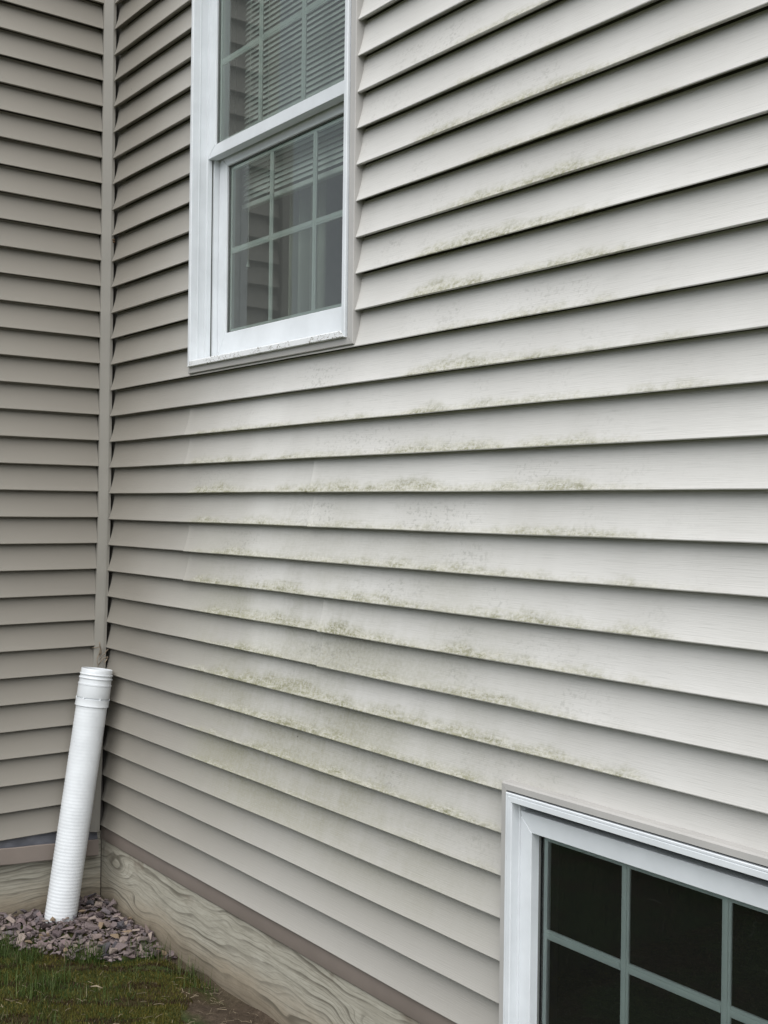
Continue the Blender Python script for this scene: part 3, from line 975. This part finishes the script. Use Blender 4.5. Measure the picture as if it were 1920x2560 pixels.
def stone_mesh(i):
    r = random.Random(100 + i)
    bm = bmesh.new()
    sx, sy, sz = 1.0, r.uniform(0.5, 0.85), r.uniform(0.26, 0.5)
    for _ in range(r.choice((8, 9, 10, 11))):
        v = Vector((r.gauss(0, 1), r.gauss(0, 1), r.gauss(0, 1))).normalized()
        v = Vector([math.copysign(abs(c) ** 0.6, c) for c in v]) * r.uniform(0.72, 1.0)
        bm.verts.new((v.x * sx, v.y * sy, v.z * sz))
    bmesh.ops.convex_hull(bm, input=bm.verts)
    for v in [v for v in bm.verts if not v.link_faces]: bm.verts.remove(v)
    es = [e for e in bm.edges]
    me = bpy.data.meshes.new('stone')
    bmesh.ops.recalc_face_normals(bm, faces=bm.faces)
    bm.to_mesh(me); bm.free()
    me.materials.append(M['stone'])
    return me
stone_meshes = [stone_mesh(i) for i in range(18)]
def clear_of_pipe(x, y, z, r):
    t_ = (z - bot.z) / (top.z - bot.z)
    c = bot + (top - bot) * t_
    return math.hypot(x - c.x, (y - c.y)) > 0.062 + r * 0.55
placed = []
tries = 0
while len(placed) < 300 and tries < 60000:
    tries += 1
    layer = 0 if len(placed) < 165 else 1
    x, y = random.uniform(-0.02, 0.66), random.uniform(-0.62, 0.0)
    if not inside(x, y, border): continue
    r = random.choice((0.014, 0.017, 0.020, 0.024, 0.028, 0.034)) * random.uniform(0.85, 1.15)
    zz = mound(x, y) + (0.004 if layer == 0 else 0.017)
    if y > -r * 0.75 + 0.012 or x < -0.03 + r * 0.8: continue
    if not clear_of_pipe(x, y, zz, r): continue
    if any(l == layer and (x - a) ** 2 + (y - b) ** 2 < (0.66 * (r + q)) ** 2 for a, b, q, l in placed): continue
    placed.append((x, y, r, layer))
    o = bpy.data.objects.new('stone', random.choice(stone_meshes))
    link(o, bed)
    o.location = (x, y, zz)
    o.scale = (r, r, r)
    o.rotation_euler = (random.gauss(0, 0.38), random.gauss(0, 0.38), random.uniform(0, 6.283))
# small chips filling the gaps: too many and too small to pick apart
V, F = [], []
src = []
for me in stone_meshes[:8]:
    src.append(([v.co.copy() for v in me.vertices], [tuple(p.vertices) for p in me.polygons]))
cnt = 0
while cnt < 950:
    x, y = random.uniform(-0.02, 0.57), random.uniform(-0.62, 0.0)
    if not inside(x * 0.97, y * 0.97, border): continue
    r = random.uniform(0.007, 0.015)
    zz = mound(x, y) + random.uniform(-0.003, 0.010)
    if not clear_of_pipe(x, y, zz, r) or y > 0.004: continue
    vs2, fs2 = random.choice(src)
    mt = Matrix.Translation((x, y, zz)) @ Matrix.Rotation(random.uniform(0, 6.28), 4, 'Z') @ Matrix.Rotation(random.gauss(0, 0.5), 4, 'X')
    b = len(V)
    V += [mt @ (v * r) for v in vs2]
    F += [tuple(b + i for i in f) for f in fs2]
    cnt += 1
o = mesh_obj('stone_chips', V, F, M['stone'], bed)
o['kind'] = 'stuff'

# ------------------------------------------------------------------ grass and moss
def blades(name, px, py, length, width, lean_amt, tint, label, segs=2, curl=1.0):
    n = len(px)
    pz = ground_h(px, py)
    az = rng.uniform(0, 2 * np.pi, n)
    tilt = np.abs(rng.normal(0, lean_amt, n))
    dx, dy = np.cos(az), np.sin(az)
    fx_, fy_ = -dy, dx
    verts = np.zeros((n, (segs + 1) * 2 - 1, 3))
    cx, cy, cz = px.copy(), py.copy(), pz - 0.002
    idx = 0
    for s in range(segs + 1):
        f = s / segs
        w = width * (1 - f ** 1.5) * 0.5
        if s == segs:
            verts[:, idx] = np.stack([cx, cy, cz], -1); idx += 1
        else:
            verts[:, idx] = np.stack([cx - fx_ * w, cy - fy_ * w, cz], -1)
            verts[:, idx + 1] = np.stack([cx + fx_ * w, cy + fy_ * w, cz], -1); idx += 2
        tl = np.clip(tilt * (0.6 + curl * 1.1 * f), 0, 1.75)
        cx = cx + dx * np.sin(tl) * length / segs
        cy = cy + dy * np.sin(tl) * length / segs
        cz = cz + np.cos(tl) * length / segs
    verts[:, :, 1] = np.minimum(verts[:, :, 1], 0.010)          # the wall keeps them out
    k = verts.shape[1]
    faces = []
    base = np.arange(n) * k
    quads = [np.stack([base + 2 * s, base + 2 * s + 1, base + 2 * s + 3, base + 2 * s + 2], -1) for s in range(segs - 1)]
    tris = np.stack([base + 2 * (segs - 1), base + 2 * (segs - 1) + 1, base + 2 * segs], -1)
    me = bpy.data.meshes.new(name)
    nq = sum(len(q) for q in quads); ntri = len(tris)
    me.vertices.add(n * k); me.vertices.foreach_set('co', verts.reshape(-1))
    loops = np.concatenate([q.reshape(-1) for q in quads] + [tris.reshape(-1)])
    me.loops.add(len(loops)); me.loops.foreach_set('vertex_index', loops.astype(np.int32))
    starts = np.concatenate([np.arange(nq) * 4, nq * 4 + np.arange(ntri) * 3])
    tot = np.concatenate([np.full(nq, 4), np.full(ntri, 3)])
    me.polygons.add(nq + ntri)
    me.polygons.foreach_set('loop_start', starts.astype(np.int32))
    me.polygons.foreach_set('loop_total', tot.astype(np.int32))
    at = me.color_attributes.new('tint', 'FLOAT_COLOR', 'POINT')
    c = np.ones((n, k, 4)); c[:, :, :3] = tint[:, None, :]
    at.data.foreach_set('color', c.reshape(-1))
    me.materials.append(M['blade'])
    me.update(); me.validate()
    o = bpy.data.objects.new(name, me)
    link(o)
    return tag(o, label, name, kind='stuff')

def vnoise(x, y, s, seed):
    return 0.5 + 0.25 * np.sin(x * s + seed) * np.cos(y * s * 1.13 + seed * 2) + 0.25 * np.sin(x * s * 2.3 - y * s * 1.9 + seed * 3)

def scatter(n, x0, x1, y0, y1):
    return rng.uniform(x0, x1, n), rng.uniform(y0, y1, n)

bpoly = np.array(border)
def in_gravel(x, y):
    return np.array([inside(a, b, border) for a, b in zip(x, y)])
def bare(x, y):
    return (x + 0.25 * (vnoise(x, y, 9, 2) - 0.5) > 1.02) & (y + 0.12 * (vnoise(x, y, 8, 5) - 0.5) > -0.20)

def palette(n, cols, jitter=0.18):
    cols = np.array(cols)
    c = cols[rng.integers(0, len(cols), n)]
    return c * (1 + rng.normal(0, jitter, (n, 1))).clip(0.5, 1.6)

# moss: dense short upright shoots
x, y = scatter(170000, 0.0, 1.75, -1.05, -0.012)
keep = ~in_gravel(x, y) & ~bare(x, y)
x, y = x[keep], y[keep]
mossy = vnoise(x, y, 6.0, 1.0)
patch = vnoise(x, y, 15.0, 4.0)
k2 = rng.uniform(0, 1, len(x)) < np.where(patch > 0.80, 0.12, 0.40 + 0.75 * mossy)
x, y, mossy, patch = x[k2], y[k2], mossy[k2], patch[k2]
n = len(x)
tint = palette(n, [(0.098, 0.088, 0.016), (0.072, 0.072, 0.012), (0.130, 0.106, 0.024), (0.050, 0.055, 0.010)])
red = (patch > 0.58) & (rng.uniform(0, 1, n) < 0.75)
tint[red] = palette(int(red.sum()), [(0.050, 0.030, 0.014), (0.038, 0.024, 0.012)])
blades('moss', x, y, rng.uniform(0.006, 0.016, n), rng.uniform(0.0018, 0.0035, n), 0.55, tint, 'olive and brown moss cushion covering the ground before the gravel', 2, 0.6)

# grass: thin lawn plus tufts
xs_l, ys_l, ln_l, tn_l = [], [], [], []
GREEN = [(0.040, 0.068, 0.012), (0.052, 0.082, 0.018), (0.030, 0.052, 0.009), (0.072, 0.100, 0.028)]
DRY = [(0.16, 0.13, 0.075), (0.21, 0.18, 0.11)]
def field(n, x0, x1, y0, y1, l0, l1, dens=None, dry=0.06):
    x, y = scatter(n, x0, x1, y0, y1)
    kp = ~in_gravel(x, y) & ~bare(x, y)
    if dens is not None: kp &= rng.uniform(0, 1, n) < dens(x, y)
    x, y = x[kp], y[kp]
    t = palette(len(x), GREEN)
    d = rng.uniform(0, 1, len(x)) < dry
    t[d] = palette(int(d.sum()), DRY)
    xs_l.append(x); ys_l.append(y); ln_l.append(rng.uniform(l0, l1, len(x))); tn_l.append(t)
field(7000, 0.05, 1.75, -1.10, -0.03, 0.012, 0.034, lambda x, y: np.clip(1.25 - 1.3 * vnoise(x, y, 6.0, 1.0) - 0.35 * np.clip(x - 0.7, 0, 1), 0.03, 1))
field(26000, -1.0, 4.4, -3.2, -0.9, 0.02, 0.055, None)
def tuft(cx, cy, r, n, l0, l1, dry=0.05, any_=True):
    a = rng.uniform(0, 2 * np.pi, n); q = r * np.sqrt(rng.uniform(0, 1, n))
    x, y = cx + q * np.cos(a), cy + q * np.sin(a)
    y = np.minimum(y, -0.004)
    t = palette(n, GREEN)
    d = rng.uniform(0, 1, n) < dry
    t[d] = palette(int(d.sum()), DRY)
    xs_l.append(x); ys_l.append(y); ln_l.append(rng.uniform(l0, l1, n)); tn_l.append(t)
for a in [(0.22, -0.46, 0.06, 190, 0.035, 0.09), (0.10, -0.52, 0.06, 160, 0.035, 0.09), (0.60, -0.43, 0.06, 150, 0.03, 0.08), (0.66, -0.50, 0.07, 170, 0.03, 0.075),
          (0.55, -0.07, 0.06, 170, 0.025, 0.075), (0.61, -0.04, 0.04, 40, 0.04, 0.11), (0.50, -0.25, 0.045, 190, 0.04, 0.09), (0.44, -0.29, 0.04, 120, 0.03, 0.09),
          (0.80, -0.030, 0.05, 34, 0.04, 0.11), (0.87, -0.035, 0.05, 30, 0.03, 0.09), (0.93, -0.06, 0.06, 60, 0.015, 0.045), (0.82, -0.34, 0.09, 120, 0.02, 0.05),
          (0.45, -0.52, 0.10, 200, 0.025, 0.065), (0.36, -0.42, 0.05, 160, 0.03, 0.075), (0.88, -0.62, 0.12, 220, 0.025, 0.065)]:
    tuft(*a)
x = np.concatenate(xs_l); y = np.concatenate(ys_l); ln = np.concatenate(ln_l); tn = np.concatenate(tn_l)
blades('grass', x, y, ln, 0.0015 + 0.0013 * rng.uniform(0, 1, len(x)), 0.60, tn, 'dark green grass blades and tufts on the mossy lawn', 3, 1.0)

# dead straw and twigs lying on the lawn and on the bare soil
x, y = scatter(900, 0.35, 1.6, -0.75, -0.02)
w8 = np.where(bare(x, y), 1.0, 0.28)
kp = (rng.uniform(0, 1, len(x)) < w8) & ~in_gravel(x, y)
x, y = x[kp], y[kp]
bm = bmesh.new()
for a, b in zip(x, y):
    th = random.uniform(0, 6.283); l = random.uniform(0.008, 0.035)
    z = float(ground_h(np.array(a), np.array(b))) + random.uniform(0.003, 0.012)
    b2 = min(b + math.sin(th) * l, 0.008)
    tube_bm(bm, [(a, b, z), ((a + a + math.cos(th) * l) / 2, (b + b2) / 2, z + 0.002), (a + math.cos(th) * l, b2, z + random.uniform(-0.003, 0.004))], random.uniform(0.0003, 0.0007), 3)
o = bm_obj('straw_litter', bm, M['straw'])
tag(o, 'scattered dry straw and twig litter on soil and moss', 'litter', kind='stuff')

# ------------------------------------------------------------------ small things in the corner
def vine_pts(p, d, n, step, seed):
    r = random.Random(seed); p = Vector(p); d = Vector(d); out = [p.copy()]
    for _ in range(n):
        d = (d + Vector((r.gauss(0, 0.35), r.gauss(0, 0.30), r.gauss(0, 0.25)))).normalized()
        p = p + d * step
        out.append(p.copy())
    return out
bm = bmesh.new()
px_, py_ = 0.030, -0.020
for seed_, st, dr, n_, stp, rad in ((3, (0.0265, -0.030, 0.975), (0.15, 0.0, 1), 9, 0.012, 0.0019), (5, (0.0310, -0.028, 1.045), (-0.9, -0.4, -0.3), 6, 0.010, 0.0016),
                                    (8, (0.0300, -0.028, 0.995), (0.1, -0.1, 1), 7, 0.011, 0.0017), (11, (0.0240, -0.032, 0.965), (0.5, -0.1, 1), 8, 0.009, 0.0015),
                                    (14, (0.0270, -0.029, 1.015), (0.3, -0.1, 0.9), 6, 0.010, 0.0021), (17, (0.020, -0.033, 1.00), (0.8, 0.2, 0.5), 5, 0.009, 0.0016)):
    tube_bm(bm, vine_pts(st, dr, n_, stp, seed_), rad, 5)
o = bm_obj('dried_vine', bm, M['vine'], None, True)
tag(o, 'wisp of dried brown vine clinging to the corner post above the pipe', 'vine')

bm = bmesh.new()
for dx, dz_, r in ((0.0, 0.0, 0.0052), (0.003, -0.009, 0.0050)):
    ret = bmesh.ops.create_icosphere(bm, subdivisions=2, radius=r)
    for v in ret['verts']:
        v.co = Vector((v.co.x * 1.1, v.co.y, v.co.z * 0.8)) * (1 + 0.15 * math.sin(v.co.x * 900 + v.co.z * 700)) + Vector((0.046 + dx, 0.003, 2.650 + dz_))
o = bm_obj('wasp_nest', bm, M['nest'], None, True)
tag(o, 'tiny brown mud nest stuck beside the corner post', 'nest')

bm = bmesh.new()
tube_bm(bm, [(0.785, -0.375, 0.052), (0.80, -0.362, 0.056), (0.818, -0.350, 0.052)], [0.0018, 0.0030, 0.0010], 5)
o = bm_obj('dead_leaf_stalk', bm, M['straw'], None, True)
tag(o, 'pale dead stalk lying on the moss in front of the gravel', 'stalk')
